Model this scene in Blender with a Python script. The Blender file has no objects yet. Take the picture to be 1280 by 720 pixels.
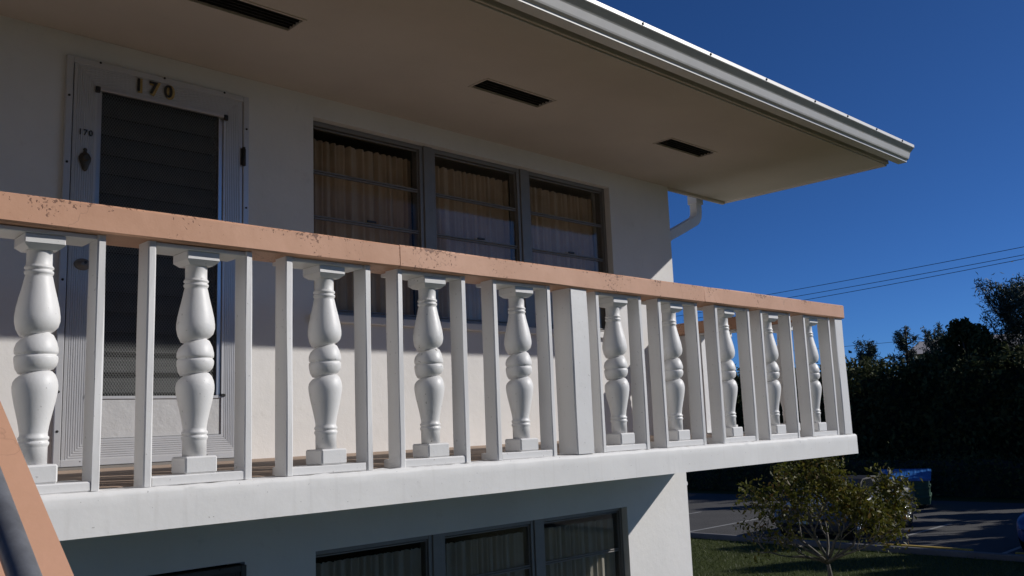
import bpy, bmesh, math, random
import numpy as np
from mathutils import Vector, Matrix, noise as mnoise

random.seed(7)
rng = np.random.default_rng(7)
SC = bpy.context.scene
COL = SC.collection

# ------------------------------------------------------------------ camera, world, sun
CAM = Vector((-6.6322, -3.1706, 0.1666))
YAW, PITCH, ROLL = 0.7757, 0.15, -0.0389
F = Vector((math.sin(YAW) * math.cos(PITCH), math.cos(YAW) * math.cos(PITCH), math.sin(PITCH)))
R0 = Vector((math.cos(YAW), -math.sin(YAW), 0))
U0 = R0.cross(F)
R = R0 * math.cos(ROLL) + U0 * math.sin(ROLL)
U = -R0 * math.sin(ROLL) + U0 * math.cos(ROLL)
cd = bpy.data.cameras.new("camera")
cam = bpy.data.objects.new("camera", cd)
COL.objects.link(cam)
cam.matrix_world = Matrix(((R.x, U.x, -F.x, CAM.x), (R.y, U.y, -F.y, CAM.y), (R.z, U.z, -F.z, CAM.z), (0, 0, 0, 1)))
cd.sensor_width = 36
cd.lens = 1131.08 / 1280 * 36
cd.clip_start = 0.02
cd.clip_end = 2000
SC.camera = cam

SUN = Vector((1.42, -1.0, 0.936)).normalized()
ELEV = math.asin(SUN.z)
AZ = math.atan2(SUN.x, SUN.y)            # clockwise from +Y
w = bpy.data.worlds.new("World")
SC.world = w
w.use_nodes = True
nt = w.node_tree
bg = nt.nodes["Background"]
sky = nt.nodes.new("ShaderNodeTexSky")
sky.sky_type = 'NISHITA'
sky.sun_disc = False
sky.sun_elevation = ELEV
sky.sun_rotation = AZ
sky.air_density = 0.5
sky.dust_density = 0.25
sky.ozone_density = 10.0
tint = nt.nodes.new("ShaderNodeMix")
tint.data_type = 'RGBA'; tint.blend_type = 'MULTIPLY'; tint.inputs[0].default_value = 1
tint.inputs[7].default_value = (.74, 1.02, 1.2, 1)
nt.links.new(sky.outputs[0], tint.inputs[6])
nt.links.new(tint.outputs[2], bg.inputs[0])
bg.inputs[1].default_value = 0.080
sd = bpy.data.lights.new("sun", 'SUN')
sd.energy = 4.6
sd.angle = math.radians(0.5)
sd.color = (1.0, 0.965, 0.92)
so = bpy.data.objects.new("sun", sd)
COL.objects.link(so)
so.rotation_euler = SUN.to_track_quat('Z', 'Y').to_euler()
so.location = (20, -20, 20)
vs = SC.view_settings
vs.view_transform = 'Standard'
vs.look = 'None'
vs.gamma = 1
vs.exposure = -0.27
vs.use_curve_mapping = False


# ------------------------------------------------------------------ helpers
def tag(o, label=None, cat=None, group=None, kind=None):
    if label: o['label'] = label
    if cat: o['category'] = cat
    if group: o['group'] = group
    if kind: o['kind'] = kind
    return o


def empty(name, loc=(0, 0, 0), rz=0.0):
    o = bpy.data.objects.new(name, None)
    COL.objects.link(o)
    o.location = loc
    o.rotation_euler = (0, 0, rz)
    return o


def link(name, me, mat=None, parent=None):
    o = bpy.data.objects.new(name, me)
    COL.objects.link(o)
    if mat is not None and len(me.materials) == 0:
        me.materials.append(mat)
    if parent is not None:
        o.parent = parent
    return o


def mesh_np(name, v, f, mat, parent=None, smooth=False):
    me = bpy.data.meshes.new(name)
    me.from_pydata([tuple(p) for p in v], [], [tuple(q) for q in f])
    if smooth:
        me.polygons.foreach_set("use_smooth", [True] * len(me.polygons))
    me.update()
    return link(name, me, mat, parent)


class MB:
    """collects shapes, builds ONE mesh object"""
    def __init__(s):
        s.v = []; s.f = []; s.sm = []

    def add(s, v, f, smooth=False):
        n = len(s.v)
        s.v += [tuple(p) for p in v]
        s.f += [tuple(i + n for i in q) for q in f]
        s.sm += [smooth] * len(f)
        return s

    def box(s, lo, hi, bev=0.0, mtx=None):
        lo = list(map(float, lo)); hi = list(map(float, hi))
        if bev <= 0:
            v = [Vector((x, y, z)) for x in (lo[0], hi[0]) for y in (lo[1], hi[1]) for z in (lo[2], hi[2])]
            f = [(0, 1, 3, 2), (4, 6, 7, 5), (0, 4, 5, 1), (2, 3, 7, 6), (0, 2, 6, 4), (1, 5, 7, 3)]
        else:
            bm = bmesh.new()
            bmesh.ops.create_cube(bm, size=1)
            for p in bm.verts:
                p.co = Vector(((lo[i] + hi[i]) / 2 + p.co[i] * (hi[i] - lo[i]) for i in range(3)))
            bmesh.ops.bevel(bm, geom=bm.edges[:], offset=bev, segments=1, affect='EDGES')
            bm.verts.ensure_lookup_table()
            v = [p.co.copy() for p in bm.verts]
            f = [[q.index for q in fc.verts] for fc in bm.faces]
            bm.free()
        if mtx is not None:
            v = [mtx @ p for p in v]
        return s.add(v, f)

    def beam(s, lo, hi, axis, step=0.12, bev=0.006, jit=0.0015, seed=0):
        """a box with chamfered long edges, many stations along an axis and slightly uneven surface"""
        o = [i for i in range(3) if i != axis]
        a0, a1 = lo[o[0]], hi[o[0]]; b0, b1 = lo[o[1]], hi[o[1]]
        sec = [(a0 + bev, b0), (a1 - bev, b0), (a1, b0 + bev), (a1, b1 - bev), (a1 - bev, b1), (a0 + bev, b1), (a0, b1 - bev), (a0, b0 + bev)]
        n = max(2, int((hi[axis] - lo[axis]) / step) + 1)
        v = []; f = []
        for i in range(n):
            t = lo[axis] + (hi[axis] - lo[axis]) * i / (n - 1)
            for k, (a, b) in enumerate(sec):
                p = [0, 0, 0]
                p[axis] = t
                q = Vector((t * 2.3 + seed * 7.1, k * 3.7, seed * 1.3))
                p[o[0]] = a + jit * mnoise.noise(q) * 2
                p[o[1]] = b + jit * mnoise.noise(q + Vector((31, 5, 9))) * 2
                v.append(p)
        for i in range(n - 1):
            for k in range(8):
                k2 = (k + 1) % 8
                f.append((i * 8 + k, i * 8 + k2, i * 8 + 8 + k2, i * 8 + 8 + k))
        f.append(tuple(range(7, -1, -1)))
        f.append(tuple((n - 1) * 8 + k for k in range(8)))
        return s.add(v, f)

    def tube(s, pts, rad, n=8, smooth=True, cap=True):
        pts = [Vector(p) for p in pts]
        if not hasattr(rad, '__len__'): rad = [rad] * len(pts)
        v = []; f = []
        t = (pts[1] - pts[0]).normalized()
        a = t.orthogonal().normalized()
        for i, p in enumerate(pts):
            if 0 < i < len(pts) - 1: t2 = (pts[i + 1] - pts[i - 1]).normalized()
            elif i == 0: t2 = (pts[1] - pts[0]).normalized()
            else: t2 = (pts[-1] - pts[-2]).normalized()
            a = (a - t2 * a.dot(t2))
            a = a.normalized() if a.length > 1e-6 else t2.orthogonal().normalized()
            b = t2.cross(a)
            for k in range(n):
                c = 2 * math.pi * k / n
                v.append(p + (a * math.cos(c) + b * math.sin(c)) * rad[i])
        for i in range(len(pts) - 1):
            for k in range(n):
                k2 = (k + 1) % n
                f.append((i * n + k, i * n + k2, i * n + n + k2, i * n + n + k))
        s.add(v, f, smooth)
        if cap:
            m = len(s.v) - len(v)
            s.f.append(tuple(m + k for k in range(n - 1, -1, -1))); s.sm.append(False)
            s.f.append(tuple(m + (len(pts) - 1) * n + k for k in range(n))); s.sm.append(False)
        return s

    def rtube(s, pts, wx, wy):
        """rectangular pipe along points (side width wx, other wy) in the XZ plane"""
        v = []; f = []
        for i, p in enumerate(pts):
            p = Vector(p)
            t = (Vector(pts[min(i + 1, len(pts) - 1)]) - Vector(pts[max(i - 1, 0)])).normalized()
            b = Vector((0, 1, 0)); a = b.cross(t).normalized()
            for sa, sb in ((-1, -1), (1, -1), (1, 1), (-1, 1)):
                v.append(p + a * sa * wx / 2 + b * sb * wy / 2)
        for i in range(len(pts) - 1):
            for k in range(4):
                k2 = (k + 1) % 4
                f.append((i * 4 + k, i * 4 + k2, i * 4 + 4 + k2, i * 4 + 4 + k))
        f.append((3, 2, 1, 0)); f.append(tuple(len(v) - 4 + k for k in range(4)))
        return s.add(v, f)

    def lathe(s, prof, c=(0, 0, 0), n=24, axis='z', flat=1.0):
        v = []; f = []
        for r_, z in prof:
            for k in range(n):
                a = 2 * math.pi * k / n
                if axis == 'z': v.append((c[0] + r_ * math.cos(a), c[1] + r_ * math.sin(a) * flat, c[2] + z))
                elif axis == 'y': v.append((c[0] + r_ * math.cos(a), c[1] + z, c[2] + r_ * math.sin(a) * flat))
                else: v.append((c[0] + z, c[1] + r_ * math.cos(a), c[2] + r_ * math.sin(a) * flat))
        for i in range(len(prof) - 1):
            for k in range(n):
                k2 = (k + 1) % n
                f.append((i * n + k, i * n + k2, i * n + n + k2, i * n + n + k))
        s.add(v, f, True)
        m = len(s.v) - len(v)
        s.f.append(tuple(m + k for k in range(n - 1, -1, -1))); s.sm.append(False)
        s.f.append(tuple(m + (len(prof) - 1) * n + k for k in range(n))); s.sm.append(False)
        return s

    def prism(s, poly, x0, x1):
        """polygon in (y, z) extruded along x"""
        n = len(poly)
        v = [(x0, y, z) for y, z in poly] + [(x1, y, z) for y, z in poly]
        f = [(i, (i + 1) % n, n + (i + 1) % n, n + i) for i in range(n)]
        f += [tuple(range(n - 1, -1, -1)), tuple(range(n, 2 * n))]
        return s.add(v, f)

    def build(s, name, mat, parent=None, fix=True):
        me = bpy.data.meshes.new(name)
        me.from_pydata(s.v, [], s.f)
        me.polygons.foreach_set("use_smooth", s.sm)
        if fix:
            bm = bmesh.new(); bm.from_mesh(me)
            bmesh.ops.recalc_face_normals(bm, faces=bm.faces)
            bm.to_mesh(me); bm.free()
        me.update()
        return link(name, me, mat, parent)


def slab_holes(u0, u1, v0, v1, holes, d0, d1, to):
    """a sheet with rectangular holes, thickness d0..d1; to(u, v, d) -> xyz"""
    us = sorted({u0, u1, *[h[0] for h in holes], *[h[1] for h in holes]})
    vv = sorted({v0, v1, *[h[2] for h in holes], *[h[3] for h in holes]})
    def solid(i, j):
        if i < 0 or j < 0 or i >= len(us) - 1 or j >= len(vv) - 1: return False
        cu = (us[i] + us[i + 1]) / 2; cv = (vv[j] + vv[j + 1]) / 2
        return not any(h[0] < cu < h[1] and h[2] < cv < h[3] for h in holes)
    m = MB(); idx = {}
    def vid(i, j, k):
        key = (i, j, k)
        if key not in idx:
            idx[key] = len(m.v)
            m.v.append(tuple(to(us[i], vv[j], d0 if k == 0 else d1)))
        return idx[key]
    for i in range(len(us) - 1):
        for j in range(len(vv) - 1):
            if not solid(i, j): continue
            for k in (0, 1):
                m.f.append((vid(i, j, k), vid(i + 1, j, k), vid(i + 1, j + 1, k), vid(i, j + 1, k)))
            if not solid(i - 1, j): m.f.append((vid(i, j, 0), vid(i, j + 1, 0), vid(i, j + 1, 1), vid(i, j, 1)))
            if not solid(i + 1, j): m.f.append((vid(i + 1, j, 0), vid(i + 1, j + 1, 0), vid(i + 1, j + 1, 1), vid(i + 1, j, 1)))
            if not solid(i, j - 1): m.f.append((vid(i, j, 0), vid(i + 1, j, 0), vid(i + 1, j, 1), vid(i, j, 1)))
            if not solid(i, j + 1): m.f.append((vid(i, j + 1, 0), vid(i + 1, j + 1, 0), vid(i + 1, j + 1, 1), vid(i, j + 1, 1)))
    m.sm = [False] * len(m.f)
    return m


# ------------------------------------------------------------------ materials
def new_mat(name):
    m = bpy.data.materials.new(name)
    m.use_nodes = True
    t = m.node_tree
    return m, t, t.nodes["Principled BSDF"]


def N(t, typ, **kw):
    n = t.nodes.new(typ)
    for k, v in kw.items(): setattr(n, k, v)
    return n


def tex_noise(t, scale, detail=4, rough=0.6, vec=None, stretch=None):
    n = N(t, "ShaderNodeTexNoise")
    n.inputs["Scale"].default_value = scale
    n.inputs["Detail"].default_value = detail
    n.inputs["Roughness"].default_value = rough
    if vec is None:
        g = N(t, "ShaderNodeNewGeometry"); vec = g.outputs["Position"]
    if stretch:
        mp = N(t, "ShaderNodeMapping"); mp.inputs["Scale"].default_value = stretch
        t.links.new(vec, mp.inputs["Vector"]); vec = mp.outputs[0]
    t.links.new(vec, n.inputs["Vector"])
    return n


def ramp(t, src, stops):
    r_ = N(t, "ShaderNodeValToRGB")
    el = r_.color_ramp.elements
    while len(el) < len(stops): el.new(0.5)
    for e, (p, c) in zip(el, stops):
        e.position = p; e.color = (*c, 1) if len(c) == 3 else c
    t.links.new(src, r_.inputs[0])
    return r_


def g3(v): return (v, v, v)


def mix(t, fac, a, b, typ='MIX'):
    m = N(t, "ShaderNodeMix", data_type='RGBA', blend_type=typ)
    if isinstance(fac, float): m.inputs[0].default_value = fac
    else: t.links.new(fac, m.inputs[0])
    for i, x in ((6, a), (7, b)):
        if isinstance(x, tuple): m.inputs[i].default_value = (*x, 1)
        else: t.links.new(x, m.inputs[i])
    return m.outputs[2]


def bump(t, bs, srcs, dist=0.002):
    prev = None
    for h, strength, d in srcs:
        b = N(t, "ShaderNodeBump")
        b.inputs["Strength"].default_value = strength
        b.inputs["Distance"].default_value = d
        t.links.new(h, b.inputs["Height"])
        if prev: t.links.new(prev, b.inputs["Normal"])
        prev = b.outputs[0]
    t.links.new(prev, bs.inputs["Normal"])


def paint(name, base, rough=0.5, dirt=(.35, .32, .28), dirt_amt=0.5, grain=90, relief=0.25, blotch=0.06, spots=0.0, spec=0.4, drips=0.0):
    m, t, bs = new_mat(name)
    big = tex_noise(t, 1.7, 5)
    c0 = ramp(t, big.outputs[0], [(0.3, tuple(x * (1 - blotch) for x in base)), (0.7, tuple(min(1, x * (1 + blotch)) for x in base))])
    col = c0.outputs[0]
    fine = tex_noise(t, 9, 8, 0.75)
    dr = ramp(t, fine.outputs[0], [(0.60, g3(0)), (0.80, g3(dirt_amt))])
    col = mix(t, dr.outputs[0], col, dirt)
    if drips > 0:
        dn = tex_noise(t, 6, 3, 0.5, stretch=(5, 5, .35))
        d2 = ramp(t, dn.outputs[0], [(0.56, g3(0)), (0.74, g3(drips))])
        col = mix(t, d2.outputs[0], col, dirt)
    if spots > 0:
        sp = tex_noise(t, 55, 3, 0.55)
        s2 = ramp(t, sp.outputs[0], [(0.69, g3(0)), (0.715, g3(spots))])
        col = mix(t, s2.outputs[0], col, tuple(x * .45 for x in dirt))
    t.links.new(col, bs.inputs["Base Color"])
    bs.inputs["Roughness"].default_value = rough
    bs.inputs["Specular IOR Level"].default_value = spec
    gr = tex_noise(t, grain, 3, 0.6)
    md = tex_noise(t, 14, 4, 0.6)
    bump(t, bs, [(gr.outputs[0], relief, .0015), (md.outputs[0], relief, .006)])
    return m


def peach_mat(name="peach_paint", worn=.9):
    m, t, bs = new_mat(name)
    base = (.60, .335, .215)
    big = tex_noise(t, 2.2, 6, .7)
    c = ramp(t, big.outputs[0], [(.3, (.53, .285, .175)), (.55, base), (.75, (.64, .35, .235))]).outputs[0]
    # worn spots, denser towards the top edge of the cap
    g = N(t, "ShaderNodeNewGeometry")
    sep = N(t, "ShaderNodeSeparateXYZ"); t.links.new(g.outputs["Position"], sep.inputs[0])
    mr = N(t, "ShaderNodeMapRange")
    mr.inputs[1].default_value = .935; mr.inputs[2].default_value = .978
    mr.inputs[3].default_value = 0.0; mr.inputs[4].default_value = .11
    t.links.new(sep.outputs[2], mr.inputs[0])
    sp = tex_noise(t, 70, 4, .65)
    reg = tex_noise(t, 3.1, 3, .6)
    ad = N(t, "ShaderNodeMath", operation='ADD'); t.links.new(sp.outputs[0], ad.inputs[0]); t.links.new(mr.outputs[0], ad.inputs[1])
    rg = N(t, "ShaderNodeMath", operation='MULTIPLY_ADD'); rg.inputs[1].default_value = .85; rg.inputs[2].default_value = -.44
    t.links.new(reg.outputs[0], rg.inputs[0])
    ad2 = N(t, "ShaderNodeMath", operation='ADD'); t.links.new(ad.outputs[0], ad2.inputs[0]); t.links.new(rg.outputs[0], ad2.inputs[1])
    chips = ramp(t, ad2.outputs[0], [(.675, g3(0)), (.70, g3(worn))])
    c = mix(t, chips.outputs[0], c, (.20, .10, .065))
    # hairline cracks
    vo = N(t, "ShaderNodeTexVoronoi", feature='DISTANCE_TO_EDGE'); vo.inputs["Scale"].default_value = 2.6
    wob = tex_noise(t, 6, 4, .6)
    av = N(t, "ShaderNodeVectorMath", operation='MULTIPLY_ADD'); av.inputs[1].default_value = (.25, .25, .25)
    t.links.new(wob.outputs[1], av.inputs[0]); t.links.new(g.outputs["Position"], av.inputs[2])
    t.links.new(av.outputs[0], vo.inputs["Vector"])
    cr = ramp(t, vo.outputs[0], [(.0, g3(.55)), (.006, g3(0))])
    crm = ramp(t, tex_noise(t, 1.3, 2).outputs[0], [(.5, g3(0)), (.6, g3(1))])
    cm = N(t, "ShaderNodeMath", operation='MULTIPLY'); t.links.new(cr.outputs[0], cm.inputs[0]); t.links.new(crm.outputs[0], cm.inputs[1])
    c = mix(t, cm.outputs[0], c, (.28, .15, .10))
    t.links.new(c, bs.inputs["Base Color"])
    bs.inputs["Roughness"].default_value = .55
    bs.inputs["Specular IOR Level"].default_value = .35
    inv = N(t, "ShaderNodeMath", operation='SUBTRACT'); inv.inputs[0].default_value = 1
    t.links.new(chips.outputs[0], inv.inputs[1])
    bump(t, bs, [(inv.outputs[0], .7, .003), (tex_noise(t, 120, 3).outputs[0], .2, .001), (tex_noise(t, 11, 4).outputs[0], .25, .006)])
    return m


def simple(name, base, rough=.5, metal=0.0, spec=.5, var=.12, scale=12, relief=.1):
    m, t, bs = new_mat(name)
    n = tex_noise(t, scale, 5, .65)
    c = ramp(t, n.outputs[0], [(.3, tuple(x * (1 - var) for x in base)), (.7, tuple(min(1, x * (1 + var)) for x in base))])
    t.links.new(c.outputs[0], bs.inputs["Base Color"])
    bs.inputs["Roughness"].default_value = rough
    bs.inputs["Metallic"].default_value = metal
    bs.inputs["Specular IOR Level"].default_value = spec
    if relief: bump(t, bs, [(tex_noise(t, scale * 6, 3).outputs[0], relief, .001)])
    return m


def glass_mat(name, tint=(.95, .945, .93), refl=1.0, see=.8):
    m, t, bs = new_mat(name)
    out = t.nodes["Material Output"]
    tr = N(t, "ShaderNodeBsdfTransparent"); tr.inputs[0].default_value = (*tuple(x * see for x in tint), 1)
    gl = N(t, "ShaderNodeBsdfGlossy"); gl.inputs["Roughness"].default_value = .03
    fr = N(t, "ShaderNodeFresnel"); fr.inputs[0].default_value = 1.5
    nz = tex_noise(t, 3, 2)
    b = N(t, "ShaderNodeBump"); b.inputs["Strength"].default_value = .03; b.inputs["Distance"].default_value = .01
    t.links.new(nz.outputs[0], b.inputs["Height"]); t.links.new(b.outputs[0], gl.inputs["Normal"])
    mu = N(t, "ShaderNodeMath", operation='MULTIPLY'); mu.inputs[1].default_value = refl
    t.links.new(fr.outputs[0], mu.inputs[0])
    mx = N(t, "ShaderNodeMixShader")
    t.links.new(mu.outputs[0], mx.inputs[0]); t.links.new(tr.outputs[0], mx.inputs[1]); t.links.new(gl.outputs[0], mx.inputs[2])
    t.links.new(mx.outputs[0], out.inputs[0])
    return m


def leaf_mat(name, stops, rough=.55, trans=.25, spec=.3):
    m, t, bs = new_mat(name)
    g = N(t, "ShaderNodeNewGeometry")
    r_ = ramp(t, g.outputs["Random Per Island"], stops)
    big = tex_noise(t, .8, 3)
    c = mix(t, .35, r_.outputs[0], ramp(t, big.outputs[0], [(.3, stops[0][1]), (.7, stops[-1][1])]).outputs[0])
    t.links.new(c, bs.inputs["Base Color"])
    bs.inputs["Roughness"].default_value = rough
    bs.inputs["Specular IOR Level"].default_value = spec
    tl = N(t, "ShaderNodeBsdfTranslucent"); t.links.new(c, tl.inputs[0])
    mx = N(t, "ShaderNodeMixShader"); mx.inputs[0].default_value = trans
    t.links.new(bs.outputs[0], mx.inputs[1]); t.links.new(tl.outputs[0], mx.inputs[2])
    t.links.new(mx.outputs[0], t.nodes["Material Output"].inputs[0])
    return m


M = {}
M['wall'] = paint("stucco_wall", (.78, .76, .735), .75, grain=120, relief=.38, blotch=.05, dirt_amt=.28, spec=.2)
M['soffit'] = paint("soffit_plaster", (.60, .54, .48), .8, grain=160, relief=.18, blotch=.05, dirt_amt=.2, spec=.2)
M['white'] = paint("gloss_white_paint", (.74, .73, .715), .48, grain=110, relief=.22, blotch=.03, dirt_amt=.25, spots=.35, spec=.45)
M['chipped'] = paint("chipped_white_paint", (.73, .72, .70), .42, grain=110, relief=.3, blotch=.04, dirt_amt=.5, spots=.9, spec=.4)
M['slab'] = paint("slab_white_paint", (.76, .75, .73), .6, grain=60, relief=.16, blotch=.05, dirt_amt=.35, spots=.5, drips=.13, spec=.3)
M['peach'] = peach_mat()
M['peach_stair'] = peach_mat("peach_stair_paint", .0)
M['floor'] = paint("balcony_floor_paint", (.37, .275, .21), .7, grain=70, relief=.3, blotch=.12, dirt=(.22, .16, .12), dirt_amt=.6, spec=.25)
M['alu'] = simple("aluminium", (.58, .585, .60), .30, metal=.85, var=.05, scale=6, relief=.05)
M['alu_white'] = simple("enamelled_aluminium", (.60, .60, .61), .33, metal=.35, var=.04, scale=7, relief=.05)
M['alu_frame'] = simple("window_aluminium", (.23, .215, .20), .5, metal=.3, var=.08, scale=9, relief=.06)
M['gutter'] = simple("gutter_enamel", (.66, .645, .625), .42, metal=.0, var=.05, scale=8, relief=.08)
M['kick'] = paint("pebbled_panel", (.50, .50, .505), .5, grain=45, relief=.7, blotch=.10, dirt_amt=.25, spec=.4)
M['black'] = simple("black_enamel", (.018, .018, .018), .4)
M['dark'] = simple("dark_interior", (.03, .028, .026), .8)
M['screen'] = simple("vent_screen", (.012, .012, .012), .8)
M['louvre'] = simple("obscure_glass", (.055, .058, .058), .35, spec=.5, var=.2)
M['grille'] = simple("galvanised_grille", (.15, .155, .15), .6, metal=.0)
M['brass'] = simple("aged_brass", (.50, .34, .12), .5, metal=.2, var=.25, scale=40)
M['bronze'] = simple("tarnished_bronze", (.085, .075, .06), .5, metal=.6, var=.3, scale=40)
M['glass'] = glass_mat("window_glass", see=.95, refl=.08)
M['curtain'] = simple("beige_curtain", (.66, .50, .36), .9, spec=.1, var=.1, scale=5)
M['curtain_low'] = simple("pale_curtain", (.44, .42, .37), .9, spec=.1, var=.08, scale=5)
M['brown_door'] = simple("dark_bronze_door", (.05, .045, .04), .5)
M['rubber'] = simple("tyre_rubber", (.02, .02, .02), .8)
M['rail_tube'] = simple("dark_steel_tube", (.20, .205, .22), .45, metal=.4, var=.25, scale=25, relief=.15)
M['roof'] = simple("roof_gravel", (.4, .39, .37), .9, scale=30)
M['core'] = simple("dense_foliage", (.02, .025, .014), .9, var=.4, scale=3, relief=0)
M['bark'] = simple("grey_bark", (.12, .108, .09), .85, var=.35, scale=30, relief=.5)
M['bark_dark'] = simple("dark_bark", (.07, .055, .042), .9, var=.35, scale=10, relief=.5)
M['wheelstop'] = paint("faded_yellow_paint", (.40, .27, .05), .8, dirt=(.16, .14, .11), dirt_amt=.9, grain=60, relief=.5, blotch=.25)
M['line'] = paint("worn_white_line", (.26, .26, .25), .8, dirt=(.10, .10, .10), dirt_amt=.95, grain=60, relief=.3, blotch=.2)
M['wire'] = simple("wire_sheath", (.02, .02, .022), .6)


# ================================================================== SETTING
DW = 1.528          # wall plane
ZS = 2.249          # soffit
GZ = -2.75          # ground


def ground_mat():
    m, t, bs = new_mat("grass_ground")
    a = tex_noise(t, 1.1, 6, .65); b = tex_noise(t, 38, 4, .7)
    c = ramp(t, a.outputs[0], [(.3, (.026, .027, .012)), (.55, (.032, .042, .012)), (.75, (.052, .058, .018))]).outputs[0]
    c = mix(t, .5, c, ramp(t, b.outputs[0], [(.3, (.025, .035, .01)), (.7, (.12, .14, .04))]).outputs[0])
    t.links.new(c, bs.inputs["Base Color"]); bs.inputs["Roughness"].default_value = .95
    bs.inputs["Specular IOR Level"].default_value = .1
    bump(t, bs, [(b.outputs[0], .8, .03)])
    return m


def asphalt_mat():
    m, t, bs = new_mat("asphalt")
    a = tex_noise(t, .7, 6, .65); b = tex_noise(t, 160, 3, .7)
    c = ramp(t, a.outputs[0], [(.3, (.062, .06, .058)), (.6, (.083, .081, .078)), (.8, (.10, .097, .092))]).outputs[0]
    c = mix(t, .35, c, ramp(t, b.outputs[0], [(.35, (.03, .03, .03)), (.7, (.15, .145, .14))]).outputs[0])
    t.links.new(c, bs.inputs["Base Color"]); bs.inputs["Roughness"].default_value = .9
    bs.inputs["Specular IOR Level"].default_value = .2
    bump(t, bs, [(b.outputs[0], .6, .008)])
    return m


def sheet(name, x0, x1, y0, y1, z, mat, parent=None):
    return mesh_np(name, [(x0, y0, z), (x1, y0, z), (x1, y1, z), (x0, y1, z)], [(0, 1, 2, 3)], mat, parent)


M['ground'] = ground_mat(); M['asphalt'] = asphalt_mat()
tag(sheet("ground", -600, 600, -600, 600, GZ, M['ground']), kind='structure')
lot = tag(sheet("parking_lot", 12.6, 23.6, -45, 60, GZ + .006, M['asphalt']), kind='structure')
for yb in (-12.1, -9.5, -6.9, -4.3, -1.7, .9, 3.45, 6.1, 8.65, 11.0, 13.6, 16.2):
    sheet("bay_line", 12.9, 17.7, yb - .05, yb + .05, GZ + .010, M['line'], lot)
kb = MB().beam((12.42, -45, GZ - .1), (12.58, 60, GZ + .12), 1, 1.2, .02, .004)
tag(kb.build("kerb", paint("kerb_concrete", (.13, .125, .12), .85, dirt_amt=.8, grain=60, relief=.4, blotch=.15)), kind='structure')



# ================================================================== APARTMENT BUILDING
B = empty("apartment_building", (0, DW, GZ))
tag(B, "white two storey apartment building with deep soffit over its upper walkway", "building")
BO = Vector((0, DW, GZ))


def rebase(root):
    """make all meshes below a root local to it (they were written in world coordinates, unrotated root)"""
    off = Vector(root.location); done = set()
    st = list(root.children)
    while st:
        o = st.pop(); st += list(o.children)
        if o.name.startswith('louvre'):
            o.location = o.location - off
        elif o.type == 'MESH' and o.data.name not in done:
            done.add(o.data.name)
            o.data.transform(Matrix.Translation(-off))


XL, YB = -12.0, 9.5
WX0, WX1, WZ0, WZ1 = -3.70, -.835, .875, 2.112
DX0, DX1, DZ0, DZ1 = -5.155, -4.145, .045, 2.125
LZ = -2.62
holes = [(WX0, WX1, WZ0, WZ1), (DX0, DX1, DZ0, DZ1),
         (WX0, WX1, WZ0 + LZ - .02, -.515), (DX0, DX1, DZ0 + LZ, -.515)]
wl = slab_holes(XL, 0, GZ, 2.30, holes, DW, DW + .2, lambda u, v, d: (u, d, v))
wl.build("wall", M['wall'], B)
sw = MB()
sw.box((-.2, DW + .2, GZ), (0, YB, 2.30)); sw.build("wall", M['wall'], B)
MB().box((XL, YB - .2, GZ), (-.2, YB, 2.30)).build("wall", M['wall'], B)
MB().box((XL, DW + .2, GZ), (XL + .2, YB - .2, 2.30)).build("wall", M['wall'], B)
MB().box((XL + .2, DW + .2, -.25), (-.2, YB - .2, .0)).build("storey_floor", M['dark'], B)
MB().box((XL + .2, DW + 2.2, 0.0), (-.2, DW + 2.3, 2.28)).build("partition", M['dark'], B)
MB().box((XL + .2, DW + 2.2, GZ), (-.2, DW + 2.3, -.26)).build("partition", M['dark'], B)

# --- soffit with vent openings
vents = [(-8.55, -7.95), (-6.70, -6.10), (-4.90, -4.303), (-3.032, -2.44), (-1.155, -.567)]
VY0, VY1 = .645, .797
sh = [(a, b, VY0, VY1) for a, b in vents]
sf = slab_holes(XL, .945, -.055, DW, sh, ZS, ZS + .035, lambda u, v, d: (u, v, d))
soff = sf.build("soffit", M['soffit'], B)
# rounded lip along the open end and drop trim along the back end of the overhang
lip = [(.945, ZS), (.955, ZS - .010), (.972, ZS - .013), (.990, ZS - .008), (1.0, ZS + .004), (1.003, ZS + .03), (1.003, 2.36), (.945, 2.36)]
ml = MB()
n = len(lip); v = []; f = []
for yy in (-.055, DW + .035):
    v += [(x, yy, z) for x, z in lip]
f = [(i, (i + 1) % n, n + (i + 1) % n, n + i) for i in range(n)] + [tuple(range(n)), tuple(range(n, 2 * n))]
ml.add(v, f); ml.build("soffit_edge", M['soffit'], soff)
MB().box((.003, DW + .002, ZS - .026), (.944, DW + .034, 2.36), .004).build("soffit_edge", M['soffit'], soff)
for a, b in vents:
    vt = MB()
    e = .012
    for lo, hi in (((a - e, VY0 - e, ZS - .006), (b + e, VY0, ZS - .0005)), ((a - e, VY1, ZS - .006), (b + e, VY1 + e, ZS - .0005)),
                   ((a - e, VY0, ZS - .006), (a, VY1, ZS - .0005)), ((b, VY0, ZS - .006), (b + e, VY1, ZS - .0005))):
        vt.box(lo, hi)
    vo = vt.build("soffit_vent", M['soffit'], B)
    MB().box((a, VY0, ZS + .012), (b, VY1, ZS + .02)).build("vent_screen", M['screen'], vo)
    sl = MB()
    for k in range(5):
        yy = VY0 + (k + .5) * (VY1 - VY0) / 5
        sl.box((a + .002, yy - .002, ZS + .001), (b - .002, yy + .002, ZS + .011))
    tag(sl.build("vent_slats", M['screen'], vo), kind='stuff')

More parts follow.
